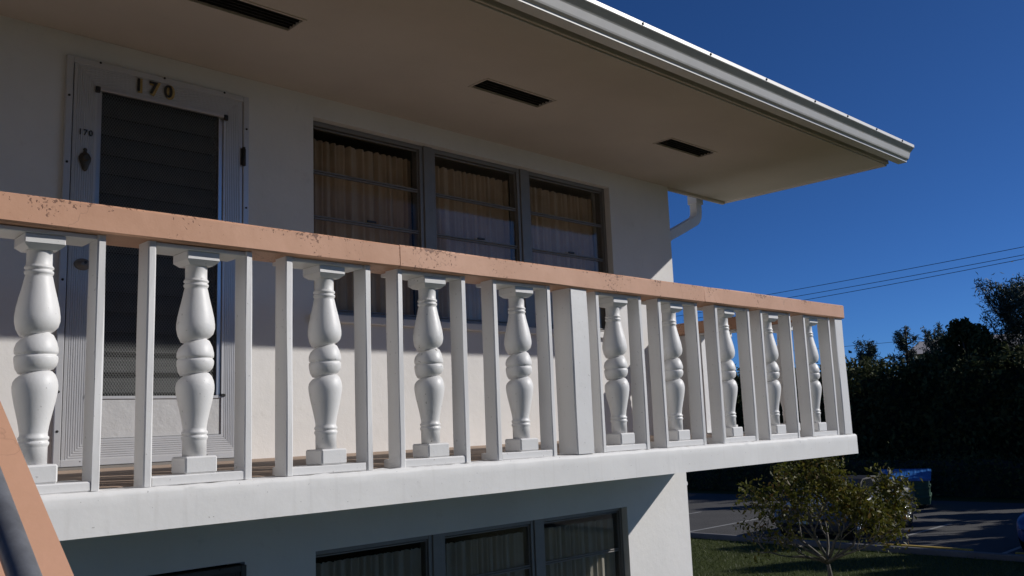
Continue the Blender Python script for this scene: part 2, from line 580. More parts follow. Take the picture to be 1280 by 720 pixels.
# --- roof
MB().box((XL - .3, -.052, ZS + .036), (.944, DW + .001, 2.42), 0).build("roof", M['roof'], B)
MB().box((XL - .3, DW + .002, 2.301), (.25, YB + .3, 2.421), 0).build("roof", M['roof'], B)
MB().box((XL - .3, -.074, 2.258), (1.0, -.0555, 2.36), .003).build("fascia", M['soffit'], B)
MB().box((XL - .3, -.114, 2.362), (1.05, -.0525, 2.40), .003).build("drip_edge", M['gutter'], B)

# --- K style gutter
gp = [(-.116, 2.262), (-.186, 2.262), (-.1895, 2.264), (-.1905, 2.277), (-.199, 2.281), (-.2075, 2.287), (-.2125, 2.296), (-.2255, 2.335), (-.231, 2.342),
      (-.262, 2.371), (-.265, 2.375), (-.265, 2.398), (-.260, 2.400), (-.258, 2.380), (-.226, 2.350), (-.206, 2.297), (-.184, 2.281), (-.122, 2.268), (-.122, 2.392), (-.116, 2.392)]
gt = MB().prism(gp, XL - .3, 1.09).build("gutter", M['gutter'], B)
ec = [p for p in gp[:12]] + [(-.116, 2.39)]
MB().prism(ec, 1.0905, 1.0935).build("end_cap", M['gutter'], gt)
for x in (-5.4, -4.75, -4.06, -3.35, -2.66, -1.98, -1.32, -.65, -.14, .36, .85):
    MB().lathe([(.008, 0), (.008, -.004), (.004, -.007)], (x, -.2652, 2.387), 8, 'y').build("screw", M['black'], gt)

# --- downspout at the back corner of the overhang
dsp = [(.60, 1.64, 2.26), (.60, 1.64, 2.14), (.598, 1.64, 2.105), (.590, 1.64, 2.072), (.572, 1.64, 2.043), (.545, 1.64, 2.02), (.33, 1.64, 1.92), (.115, 1.64, 1.825), (.085, 1.64, 1.808), (.064, 1.64, 1.782), (.054, 1.64, 1.75), (.052, 1.64, 1.70), (.052, 1.64, GZ + .1)]
ds = MB().rtube(dsp, .085, .075).build("downspout", M['gutter'], B)
MB().rtube([(.60, 1.64, 2.275), (.60, 1.64, 2.19)], .11, .10).build("outlet", M['gutter'], ds)
for z in (1.2, -.4, -2.0):
    MB().box((.001, 1.59, z - .015), (.1, 1.69, z + .015)).build("strap", M['gutter'], ds)

# --- balcony slab (uneven arris, built by hand) and floor
SX0, SX1 = XL, .07
secn = [(0.0, -.146), (0.0, -.10), (0.0, -.05), (0.0, -.02), (.004, -.006), (.014, .0), (.06, .001), (.12, .002), (.16, .002), (.16, -.146)]
mb = MB(); nn = int((SX1 - SX0) / .035) + 1
v = []; f = []
for i in range(nn):
    x = SX0 + (SX1 - SX0) * i / (nn - 1)
    for k, (y, z) in enumerate(secn):
        q = Vector((x * 9, k * 1.7, 3)); q2 = Vector((x * 31, k * 4, 8))
        d = .0016 * mnoise.noise(q * .35) + (.0012 * mnoise.noise(q2) if k >= 3 else .0003 * mnoise.noise(q2))
        if 3 <= k <= 6: d += .009 * max(0, mnoise.noise(Vector((x * 16, k, 1)))) ** 1.5 + .0035 * mnoise.noise(q2 * 1.7)
        v.append((x, y + (d if y < .15 else 0), z + (d * .9 if -.1 < z else d * .4)))
ns = len(secn)
for i in range(nn - 1):
    for k in range(ns):
        k2 = (k + 1) % ns
        f.append((i * ns + k, i * ns + k2, (i + 1) * ns + k2, (i + 1) * ns + k))
f.append(tuple(range(ns))); f.append(tuple((nn - 1) * ns + k for k in range(ns)))
mb.add(v, f)
mb.sm = [True] * len(mb.sm)
slab = mb.build("balcony_slab", M['slab'], B)
mo = slab.modifiers.new('crease', 'EDGE_SPLIT'); mo.split_angle = math.radians(50)
MB().box((SX0, .16, -.145), (SX1 - .003, DW - .001, -.01)).build("slab_body", M['slab'], slab)
fl = MB()
fl.add([(SX0, .155, .003), (SX1, .155, .003), (SX1, DW, .034), (SX0, DW, .034), (SX0, .155, -.009), (SX1, .155, -.009), (SX1, DW, -.009), (SX0, DW, -.009)],
       [(0, 1, 2, 3), (0, 1, 5, 4), (1, 2, 6, 5), (2, 3, 7, 6), (3, 0, 4, 7)])
fl.build("balcony_floor", M['floor'], B)


# ------------------------------------------------------------------ windows
def ring(m, x0, x1, z0, z1, wd, y0, y1, bev=.002):
    m.box((x0, y0, z0), (x0 + wd, y1, z1), bev)
    m.box((x1 - wd, y0, z0), (x1, y1, z1), bev)
    m.box((x0 + wd, y0 + .001, z0), (x1 - wd, y1 - .001, z0 + wd), bev)
    m.box((x0 + wd, y0 + .001, z1 - wd), (x1 - wd, y1 - .001, z1), bev)


def window(x0, x1, z0, z1, cz0, cz1, cmat, seed, cdp):
    y0 = DW + .055
    fr = MB(); ring(fr, x0, x1, z0, z1, .030, y0, y0 + .085)
    o = fr.build("window", M['alu_frame'], B)
    n = 4
    a0, a1 = x0 + .032, x1 - .032
    zb, zt = z0 + .032, z1 - .032
    h = (zt - zb) / n
    for k in range(n):
        q0, q1 = zb + k * h + .003, zb + (k + 1) * h - .003
        s = MB()
        w_ = .009
        ring(s, a0, a1, q0, q1, w_, y0 + .014, y0 + .036, .0015)
        sb = s.build("sash", M['alu_frame'], o)
        MB().box((a0 + w_, y0 + .023, q0 + w_), (a1 - w_, y0 + .027, q1 - w_)).build("pane", M['glass'], o)
    # operator latch on the second rail from below
    zl = zb + 2 * h + .022
    xm = (x0 + x1) / 2 + .02
    MB().box((xm - .035, y0 + .002, zl - .008), (xm + .035, y0 + .013, zl + .006), .003).build("latch", M['black'], o)
    # pleated curtain
    nx = 150; rows = [0, .25, .5, .75, .93, 1.0]
    v = []; f = []
    rr = random.Random(seed)
    ph = rr.random() * 6
    for i in range(nx + 1):
        t_ = i / nx
        x = x0 + .01 + (x1 - x0 - .02) * t_
        u = t_ * 30 + .9 * math.sin(t_ * 9 + ph)
        for r_ in rows:
            z = cz0 + (cz1 - cz0) * r_
            if r_ == 1.0: z -= .007 * abs(math.sin(u * math.pi / 1.0)) ** 2
            y = y0 + cdp + .014 * math.sin(u * 2 * math.pi * .5 + .2 * r_) * (.6 + .4 * r_) + .006 * math.sin(u * 5.1 + r_)
            v.append((x, y, z))
    m_ = len(rows)
    for i in range(nx):
        for k in range(m_ - 1):
            f.append((i * m_ + k, (i + 1) * m_ + k, (i + 1) * m_ + k + 1, i * m_ + k + 1))
    mesh_np("curtain", v, f, cmat, o, True)
    return o


units = [(-3.70, -2.79), (-2.71, -1.845), (-1.765, -.835)]
for i, (a, b) in enumerate(units):
    window(a, b, WZ0 + .002, WZ1 - .002, WZ0 + .02, 2.035, M['curtain'], i, .12)
    window(a, b, WZ0 + LZ - .018, -.517, WZ0 + LZ, -.60, M['curtain_low'], i + 7, .065)
for z0, z1 in ((WZ0, WZ1), (WZ0 + LZ - .02, -.515)):
    for i in range(2):
        MB().box((units[i][1] + .0005, DW + .045, z0 + .001), (units[i + 1][0] - .0005, DW + .15, z1 - .001), .003).build("mullion", M['alu_frame'], B)
    MB().box((WX0 - .03, DW - .035, z0 - .05), (WX1 + .03, DW + .05, z0 - .001), .006).build("window_sill", M['wall'], B)


# ------------------------------------------------------------------ doors
def door(z0, z1, full, leaf_m):
    x0, x1 = -5.1155, -4.1805
    y = DW - .012
    # outer frame, a shallow channel on the wall face
    d = MB()
    fw = .04
    ring(d, DX0, DX1, z0 - .012, z1 + .016, fw - .006, DW - .022, DW + .06, .003)
    o = d.build("door", leaf_m, B)
    # storm door leaf: fluted, mitred ring
    W = .118; rows = []; nr = 8
    rows.append((0.0, .03)); rows.append((.0015, -.001))
    rows.append((.014, -.002))
    for k in range(nr):
        w0 = .016 + k * (W - .03) / nr; dw = (W - .03) / nr
        rows += [(w0 + dw * .12, -.0005), (w0 + dw * .3, -.0036), (w0 + dw * .72, -.0036), (w0 + dw * .92, -.0005)]
    rows += [(W - .012, -.003), (W, -.003), (W, .028)]
    v = []; f = []
    for wv, dy in rows:
        v += [(x0 + wv, y + dy, z0 + wv), (x1 - wv, y + dy, z0 + wv), (x1 - wv, y + dy, z1 - wv), (x0 + wv, y + dy, z1 - wv)]
    for i in range(len(rows) - 1):
        for k in range(4):
            k2 = (k + 1) % 4
            f.append((i * 4 + k, i * 4 + k2, i * 4 + 4 + k2, i * 4 + 4 + k))
    MB().add(v, f).build("door_leaf", leaf_m, o)
    ix0, ix1 = x0 + W, x1 - W
    zk = z0 + .325
    MB().box((ix0 + .001, y + .004, z0 + W + .001), (ix1 - .001, y + .016, zk - .012), .002).build("kick_panel", M['kick'], o)
    MB().box((ix0 + .001, y - .002, zk - .012), (ix1 - .001, y + .018, zk + .004), .002).build("door_rail", leaf_m, o)
    # dark back panel (the main door behind) and jalousie glass
    zt = z1 - W - .02
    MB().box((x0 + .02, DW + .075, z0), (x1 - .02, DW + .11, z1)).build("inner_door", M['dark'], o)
    nl = 15
    p = (zt - zk - .03) / nl
    first = None
    for k in range(nl):
        zc = zk + .02 + (k + .5) * p
        a = math.radians(20)
        mt = Matrix.Translation((0, DW + .045, zc)) @ Matrix.Rotation(-a, 4, 'X')
        if first is None:
            first = MB().box((ix0 + .026, -.003, -p * .53), (ix1 - .026, .003, p * .53), .001).build("louvre", M['louvre'], o)
            first.location = (0, DW + .045, zc); first.rotation_euler = (-a, 0, 0)
        else:
            c = first.copy(); COL.objects.link(c); c.parent = o; c.location = (0, DW + .045, zc)
    for xa in (ix0 + .002, ix1 - .026):
        MB().box((xa, y + .006, zk + .004), (xa + .024, DW + .07, zt), .002).build("jalousie_stile", M['alu'], o)
    # diamond screen grille in front of the lower louvres
    gr = MB(); s_ = .0145
    gx0, gx1, gz0, gz1 = ix0 + .028, ix1 - .028, zk + .006, zt - .004
    Wd = gx1 - gx0; H = gz1 - gz0
    for sg in (1, -1):
        k = -int(H / s_ / 1.5) - 2
        while True:
            b = k * s_ * 1.5
            if b > H: break
            # line z = b + 1.5*t*... over the width
            sl = 1.5
            t0 = max(0, -b / sl); t1 = min(Wd, (H - b) / sl)
            if t1 > t0 + .003:
                pa = Vector((gx0 + t0 if sg > 0 else gx1 - t0, y + .018, gz0 + b + sl * t0))
                pb = Vector((gx0 + t1 if sg > 0 else gx1 - t1, y + .018, gz0 + b + sl * t1))
                dr = (pb - pa).normalized(); nx_ = Vector((dr.z, 0, -dr.x)) * .0013
                dy = Vector((0, .0012, 0)) * (1 if sg > 0 else -1)
                gr.add([pa - nx_ + dy, pa + nx_ + dy, pb + nx_ + dy, pb - nx_ + dy], [(0, 1, 2, 3)])
            k += 1
    tag(gr.build("screen_grille", M['grille'], o), kind='stuff')
    # head bar over the jalousie and its black corner blocks
    MB().box((ix0 + .0, y - .016, zt - .004), (ix1 + .0, y + .01, zt + .018), .003).build("head_bar", M['alu'], o)
    for xa in (ix0 - .016, ix1 - .006):
        MB().box((xa, y - .020, zt - .018), (xa + .026, y - .006, zt + .016), .004).build("corner_block", M['black'], o)
        MB().box((xa, y - .012, zk - .004), (xa + .026, y - .003, zk + .012), .003).build("corner_block", M['black'], o)
    # handed details
    kx, kz = -5.052, z0 + 1.525
    if full:
        kn = MB(); prof = [(.004, 0.0), (.012, .008), (.020, .03), (.030, .058), (.031, .072), (.022, .09), (.011, .098), (.008, .106), (.011, .113), (.006, .122)]
        kn.lathe(prof, (kx, y - .008, kz - .06), 16, 'z', .45)
        kn.lathe([(.021, 0), (.021, -.010), (.012, -.016)], (kx, y - .012, kz + .010), 14, 'y')
        kn.build("door_knocker", M['bronze'], o)
    lz = z0 + .985
    MB().lathe([(.040, .006), (.040, -.004), (.034, -.009), (.018, -.010), (.018, -.022), (.012, -.026)], (-5.047, y - .004, lz), 20, 'y', .75).build("door_lock", M['alu_frame'], o)
    MB().lathe([(.0075, 0), (.0075, -.003)], (-5.040, y - .0285, lz + .006), 10, 'y').build("keyhole", M['black'], o)
    for z in (z0 + .20, z0 + 1.02, z0 + 1.70):
        h = MB(); h.box((-4.196, y - .012, z - .05), (-4.164, y - .006, z + .05), .002)
        h.tube([(-4.180, y - .016, z - .055), (-4.180, y - .016, z + .055)], .009, 8)
        h.build("hinge", M['black'], o)
    spots = [(x, z1 + .010) for x in (-4.99, -4.65, -4.30)] + [(DX0 + .016, z) for z in (z0 + .16, z0 + .35, z0 + .9, z0 + 1.5, z0 + 1.85)] + \
            [(DX1 - .016, z) for z in (z0 + .3, z0 + .8, z0 + 1.4, z0 + 1.87)] + [(x, z0 + .012) for x in (-5.03, -4.72, -4.38)]
    for x, z in spots:
        MB().lathe([(.0065, 0), (.0065, -.003), (.003, -.005)], (x, DW - .0215 if z > z0 + .05 else y - .004, z), 8, 'y').build("screw", M['black'], o)
    MB().box((DX0, DW - .05, z0 - .03), (DX1, DW + .06, z0 - .014), .004).build("threshold", M['alu_frame'], o)
    if full:
        # big black numerals over bolder offset copies in brass colour, small stick on numerals
        def digit(ch, size, x, z, mat, y_, fat=.016):
            cu = bpy.data.curves.new("numeral", 'FONT'); cu.body = ch; cu.size = size
            cu.extrude = .0016; cu.align_x = 'CENTER'; cu.offset = size * fat
            to = bpy.data.objects.new("tmp", cu); COL.objects.link(to)
            dg = bpy.context.evaluated_depsgraph_get()
            me = bpy.data.meshes.new_from_object(to.evaluated_get(dg))
            bpy.data.objects.remove(to)
            me.transform(Matrix.Translation((x, y_, z)) @ Matrix.Rotation(math.pi / 2, 4, 'X'))
            me.materials.clear()
            return link("numeral", me, mat, o)
        for ch, x in (("1", -4.790), ("7", -4.712), ("0", -4.628)):
            digit(ch, .098, x + .009, 2.012, M['brass'], y - .0065, .07)
            digit(ch, .098, x, 2.015, M['black'], y - .0105)
        for ch, x in (("1", -5.078), ("7", -5.053), ("0", -5.027)):
            digit(ch, .043, x, 1.715, M['black'], y - .006)
    return o


door(.059, 2.109, True, M['alu_white'])
door(.059 + LZ, -.545, False, M['brown_door'])
rebase(B)


# ================================================================== BALCONY RAILING
BR = empty("balcony_railing", (0, .06, 0))
tag(BR, "white turned baluster railing with peach painted cap along the upper balcony", "railing")
for i, (a, b) in enumerate(((-6.235, -4.2215), (-4.2185, -1.8515), (-1.8485, .03))):
    MB().beam((a, -.010, .875), (b, .185, .9773), 0, .06, .007, .0014, i).build("handrail", M['peach'], BR)
MB().beam((-.155, .1855, .8765), (.029, DW - .001, .9765), 1, .06, .007, .0014, 5).build("handrail", M['peach'], BR)

H0 = .035
bal_prof = [(.043, .062), (.043, .118), (.0445, .122), (.0475, .128), (.0475, .134), (.0435, .138), (.0435, .141), (.047, .145), (.047, .151), (.0425, .156),
            (.0425, .166), (.046, .190), (.054, .228), (.063, .268), (.0685, .300), (.0695, .318), (.067, .335), (.060, .350), (.050, .3600), (.044, .3625), (.0395, .3635),
            (.044, .3650), (.053, .368), (.062, .381), (.0665, .399), (.067, .412), (.0655, .418), (.0615, .4205), (.0615, .4235), (.0655, .426), (.067, .433), (.0665, .445), (.061, .464), (.051, .480), (.0425, .4865),
            (.0380, .488), (.042, .4895), (.053, .495), (.064, .512), (.0695, .535), (.0695, .552), (.066, .580), (.058, .617), (.049, .655), (.0435, .683), (.041, .692),
            (.044, .695), (.0455, .699), (.0455, .704), (.0405, .708), (.0405, .710), (.0455, .714), (.0455, .719), (.042, .723), (.040, .727), (.040, .772), (.043, .776)]


def baluster_mesh():
    m = MB()
    m.lathe(bal_prof, (0, 0, 0), 40)
    # the two waists are cut slightly askew
    for i_, p in enumerate(m.v):
        x_, y_, z_ = p
        for z0_, k_ in ((.3635, .16), (.488, .20)):
            z_ += k_ * (x_ * .8 - y_ * .6) * math.exp(-((p[2] - z0_) / .022) ** 2)
        m.v[i_] = (x_, y_, z_)
    m.box((-.0615, -.0615, 0), (.0615, .0615, .0625), .006)
    # abacus: chamfered under-edge then a square block
    m.add([(sx * .046, sy * .046, .774) for sx, sy in ((-1, -1), (1, -1), (1, 1), (-1, 1))] + [(sx * .064, sy * .064, .790) for sx, sy in ((-1, -1), (1, -1), (1, 1), (-1, 1))],
          [(0, 1, 2, 3), (0, 1, 5, 4), (1, 2, 6, 5), (2, 3, 7, 6), (3, 0, 4, 7)])
    m.box((-.064, -.064, .7895), (.064, .064, .8225), .003)
    return m


proto_b = None
post_me = None


def place_baluster(x, y, rz):
    global proto_b
    if proto_b is None:
        proto_b = baluster_mesh().build("baluster", M['white'], BR); o = proto_b
    else:
        o = proto_b.copy(); COL.objects.link(o); o.parent = BR
        if abs(x + 4.0) < .1:             # one baluster is chipped and cracked
            o.data = proto_b.data.copy(); o.data.materials.clear(); o.data.materials.append(M['chipped'])
    o.location = (x, y - .06, H0)
    o.scale = (1.0, 1.0, 1)
    o.rotation_euler = (random.uniform(-.006, .006), random.uniform(-.006, .006), rz)
    return o


fc = [-6.235, -5.68, -5.122, -4.570, -4.018, -3.433, -2.662, -2.10, -1.503, -.953, -.367]
BX = [-5.66, -5.105, -4.54, -3.986, -3.40, -2.63, -2.098, -1.513, -.965, -.375]
HW = .208
PW, PD = .029, .070
seed = 20
for i, x in enumerate(fc[1:]):
    place_baluster(BX[i] + random.uniform(-.004, .004), .096, random.uniform(-.04, .04))
    for s_ in (-1, 1):
        seed += 1
        px = x + .004 + s_ * (HW - .018) + random.uniform(-.004, .004)
        MB().beam((px - PW / 2, .020, .002), (px + PW / 2, .020 + PD + .02, .874), 2, .10, .004, .0016, seed).build("post", M['white'], BR)
    MB().beam((x - HW + .036, .024, .001), (x + HW - .031, .176, H0), 0, .04, .004, .0012, seed + 50).build("bottom_bar", M['white'], BR)
    MB().beam((x - HW + .036, .027, .8575), (x + HW - .031, .176, .8745), 0, .06, .003, .001, seed + 90).build("top_bar", M['white'], BR)
MB().beam((-3.086, .006, .003), (-2.950, .142, .8742), 2, .08, .006, .002, 201).build("pilaster", M['white'], BR)
MB().beam((-.098, .008, .003), (.024, .132, .8742), 2, .08, .006, .002, 202).build("pilaster", M['white'], BR)
# the side run back to the wall
ys = [.38, .94]
for y in (.47, 1.03):
    place_baluster(-.072, y, random.uniform(-.04, .04))
    for s_ in (-1, 1):
        seed += 1
        py = y + s_ * (HW - PW / 2)
        MB().beam((-.112, py - PW / 2, .005), (0, py + PW / 2, .875), 2, .10, .004, .0012, seed).build("post", M['white'], BR)
    MB().beam((-.140, y - HW + PW + .002, .004), (-.004, y + HW - PW - .002, H0 + .003), 1, .06, .004, .0012, seed + 50).build("bottom_bar", M['white'], BR)
    MB().beam((-.136, y - HW + PW + .002, .8575), (-.006, y + HW - PW - .002, .8745), 1, .06, .003, .001, seed + 90).build("top_bar", M['white'], BR)
MB().beam((-.098, DW - .20, .022), (.0, DW - .002, .875), 2, .08, .006, .002, 203).build("pilaster", M['white'], BR)
for o in list(BR.children):
    if not o.name.startswith("baluster"):
        o.data.transform(Matrix.Translation((0, -.06, 0)))

# ================================================================== STAIR RAILING (camera stands on the stair)
SR = empty("stair_railing", (-6.32, -1.66, GZ))
tag(SR, "sloping peach stair railing with dark steel tube, lower left of the balcony", "railing")
SLP = .67


def zr(y): return .233 + SLP * (y + 1.66)


def slope_box(x0, x1, y0, y1, top, bot):
    return MB().add([(x0, y0, zr(y0) + bot), (x1, y0, zr(y0) + bot), (x1, y1, zr(y1) + bot), (x0, y1, zr(y1) + bot),
                     (x0, y0, zr(y0) + top), (x1, y0, zr(y0) + top), (x1, y1, zr(y1) + top), (x0, y1, zr(y1) + top)],
                    [(0, 1, 2, 3), (4, 5, 6, 7), (0, 1, 5, 4), (1, 2, 6, 5), (2, 3, 7, 6), (3, 0, 4, 7)])


YE0, YE1 = -4.9, -.62
slope_box(-6.43, -6.232, YE0, YE1, 0, -.10).build("handrail", M['peach_stair'], SR)
slope_box(-6.42, -6.26, YE0, YE1, -.86, -1.02).build("stringer", M['white'], SR)
for y in np.arange(YE0 + .15, YE1, .52):
    MB().box((-6.365, y - .018, zr(y) - .88), (-6.275, y + .018, zr(y) - .085), .004).build("post", M['white'], SR)
tb = MB()
ty = lambda y: zr(y) + .140
tb.tube([(-6.336, YE0 + .1, ty(YE0 + .1)), (-6.336, -2.5, ty(-2.5)), (-6.336, -1.6, ty(-1.6)), (-6.336, YE1 - .1, ty(YE1 - .1))], .0150, 20)
tb.build("steel_tube", M['rail_tube'], SR)
for y in (-4.4, -3.2, -.9):
    MB().tube([(-6.336, y, zr(y) - .01), (-6.336, y, ty(y) - .01)], .009, 10).build("bracket", M['rail_tube'], SR)
rebase(SR)

# ================================================================== PLANTS
def leaves(pts, size, aspect, mat, name, parent, up=0.0, var=.4, droop=None, fold=True):
    """one small bent leaf (2 quads) per point, random turn"""
    n = len(pts)
    pts = np.asarray(pts)
    d = rng.normal(size=(n, 3)); d[:, 2] += up
    d /= np.linalg.norm(d, axis=1)[:, None]
    q = rng.normal(size=(n, 3)); q -= (q * d).sum(1)[:, None] * d; q /= np.linalg.norm(q, axis=1)[:, None]
    nz = np.cross(d, q)
    L = size * (1 + var * rng.uniform(-1, 1, n))[:, None]
    W = L * aspect
    a = pts - d * L * .5; m_ = pts + nz * L * .08; e = pts + d * L * .5 - nz * L * .05
    v = np.stack([a, m_ + q * W * .5, e, m_ - q * W * .5], 1).reshape(-1, 3)
    k = np.arange(n) * 4
    f = np.concatenate([np.stack([k, k + 1, k + 2], 1), np.stack([k, k + 2, k + 3], 1)])
    me = bpy.data.meshes.new(name)
    me.vertices.add(len(v)); me.vertices.foreach_set("co", v.ravel())
    me.loops.add(len(f) * 3); me.loops.foreach_set("vertex_index", f.ravel().astype(np.int32))
    me.polygons.add(len(f)); me.polygons.foreach_set("loop_start", np.arange(0, len(f) * 3, 3, dtype=np.int32))
    me.polygons.foreach_set("loop_total", np.full(len(f), 3, dtype=np.int32))
    me.update(calc_edges=True)
    return link(name, me, mat, parent)


M['leaf_dark'] = leaf_mat("dark_evergreen_leaf", [(0, (.022, .034, .016)), (.5, (.045, .064, .026)), (.9, (.08, .10, .036)), (1, (.13, .12, .045))], trans=.12, spec=.08, rough=.7)
M['leaf_pine'] = leaf_mat("casuarina_needles", [(0, (.028, .05, .045)), (.6, (.05, .08, .062)), (1, (.085, .115, .08))], trans=.15)
M['leaf_olive'] = leaf_mat("olive_red_leaf", [(0, (.035, .04, .008)), (.45, (.085, .10, .012)), (.78, (.15, .145, .018)), (.92, (.13, .045, .015)), (1, (.20, .18, .03))], trans=.3, spec=.25)


def clumps(n, centres, radii, flat=1.0):
    out = []
    wts = np.array([r_ ** 2 for r_ in radii]); wts = wts / wts.sum()
    cnt = rng.multinomial(n, wts)
    for c, r_, k in zip(centres, radii, cnt):
        d = rng.normal(size=(k, 3)); d /= np.linalg.norm(d, axis=1)[:, None]
        rr = r_ * rng.uniform(.25, 1, k) ** .45
        p = d * rr[:, None]; p[:, 2] *= flat
        out.append(np.array(c) + p)
    return np.concatenate(out)


def broad_tree(name, x, y, h, rad, mat, label, group, nl=5200, size=.20, seed=0, cat="tree"):
    rr = random.Random(seed)
    t = empty(name, (x, y, GZ)); tag(t, label, cat, group)
    m = MB()
    top = h * .55
    m.tube([(0, 0, -.05), (.05, .03, top * .4), (-.04, .06, top * .75), (.02, 0, top * 1.2)], [h * .03, h * .024, h * .019, h * .008], 9)
    cs = []; rs = []
    for k in range(30):
        a = rr.random() * 6.283; e = rr.random() ** .7
        z = h * (.34 + .56 * e)
        rd = rad * (1.0 - .75 * max(0, (e - .45)) / .55) * rr.uniform(.25, .85)
        c = (rd * math.cos(a), rd * math.sin(a), z)
        cs.append(c); rs.append(rad * rr.uniform(.16, .36) * (1 - .35 * e))
        b0 = Vector((0, 0, top * rr.uniform(.35, .9)))
        m.tube([b0, (b0 + Vector(c)) * .5 + Vector((0, 0, .12)), Vector(c)], [h * .011, h * .008, h * .003], 6)
    m.build("trunk", M['bark_dark'], t)
    p = clumps(nl, cs, rs, .85)
    leaves(p, size, .45, mat, "crown", t)
    return t


def plume_tree(name, x, y, h, rad, label, group, nl=5200, seed=0):
    """casuarina: upright feathery sprays"""
    rr = random.Random(seed); r2 = np.random.default_rng(seed)
    t = empty(name, (x, y, GZ)); tag(t, label, "tree", group)
    m = MB()
    m.tube([(0, 0, -.05), (.04, .02, h * .4), (0, .05, h * .75), (.02, .0, h * .97)], [h * .022, h * .017, h * .01, h * .003], 8)
    pts = []
    for k in range(46):
        e = (k + .5) / 46
        z0 = h * (.25 + .66 * e); a = rr.random() * 6.283
        ln = rad * (1.15 - e * .75) * rr.uniform(.55, 1.2)
        b = Vector((0, 0, z0)); c = b + Vector((ln * math.cos(a), ln * math.sin(a), ln * rr.uniform(.7, 1.3)))
        mid = (b + c) / 2 + Vector((.15 * ln * math.cos(a), .15 * ln * math.sin(a), -.1 * ln))
        m.tube([b, mid, c], [h * .006, h * .004, h * .0015], 5)
        k_ = int(nl / 46)
        tt = r2.uniform(.25, 1.06, k_)[:, None]
        B_, M_, C_ = map(np.array, (b, mid, c))
        q = (1 - tt) ** 2 * B_ + 2 * tt * (1 - tt) * M_ + tt ** 2 * C_
        q = q + r2.normal(size=(k_, 3)) * (.05 + .16 * (1.1 - tt)) * np.array([1, 1, 1.2]) * rad * .8
        pts.append(q)
    m.build("trunk", M['bark_dark'], t)
    leaves(np.concatenate(pts), .21, .16, M['leaf_pine'], "crown", t, up=.6)
    return t


G = "trees behind the parking lot"
plume_tree("casuarina_tree", 34.0, 15.1, 6.30, 1.15, "small feathery tree rising over the hedge just right of the balcony corner", G, 4200, 3)
plume_tree("casuarina_tree", 35.0, 13.75, 6.80, .95, "slim feathery tree, left one of the close pair above the hedge", G, 4600, 4)
plume_tree("casuarina_tree", 35.0, 12.5, 6.62, 1.15, "slim feathery tree, right one of the close pair above the hedge", G, 4800, 5)
broad_tree("evergreen_tree", 32.0, 10.1, 6.75, 2.35, M['leaf_dark'], "broad dark evergreen with ragged crown left of the tallest feathery tree", G, 11000, .22, 6)
plume_tree("casuarina_tree", 33.0, 8.2, 8.0, 2.3, "tallest feathery tree at the right edge of the view", G, 17000, 7)
# the same planting goes on out of view to the right and shades the lot
row = [(24.6, 1.7, 6.4, 1.5), (31.0, 4.6, 8.8, 2.2), (33.5, 1.6, 9.5, 2.3), (18.0, -2.6, 7.6, 1.7), (24.8, -1.6, 9.8, 1.9), (24.3, -4.4, 10.6, 2.0), (25.4, -6.6, 11.0, 1.8), (19.5, -1.2, 6.0, 1.3), (28.0, 2.6, 7.5, 1.6)]
proto = broad_tree("evergreen_tree", row[0][0], row[0][1], 7.0, 2.1, M['leaf_dark'], "dark evergreen by the lot, out of view at the right", "evergreens along the lot", 6500, .24, 11)
proto.scale = (row[0][3] / 2.1, row[0][3] / 2.1, row[0][2] / 7.0)
for k, (x, y, h, r_) in enumerate(row[1:]):
    o = proto.copy(); COL.objects.link(o); o.location = (x, y, GZ); o.rotation_euler = (0, 0, k * 1.7); o.scale = (r_ / 2.1, r_ / 2.1, h / 7.0)
    for ch in proto.children:
        c = ch.copy(); COL.objects.link(c); c.parent = o

for k, (x, y, h, r_) in enumerate([(-17.5, -6, 13, 3.6), (-13, -8.0, 14, 3.6), (-8.6, -9.0, 13.5, 3.4), (-4.6, -9.3, 14, 3.4), (-1.2, -9.8, 13, 3.0), (-11, -12.5, 15, 4.0), (-2.5, -13.5, 15, 4.0)]):  # unseen trees, added to cut sky fill and lawn bounce on the walls
    o = proto.copy(); COL.objects.link(o); o.location = (x, y, GZ); o.rotation_euler = (0, 0, k * 2.1); o.scale = (r_ / 2.1, r_ / 2.1, h / 7.0)
    o['label'] = "dark evergreen added out of view behind the stair to cut sky light"; o['group'] = "evergreens added to cut sky light"
    for ch in proto.children:
        c = ch.copy(); COL.objects.link(c); c.parent = o


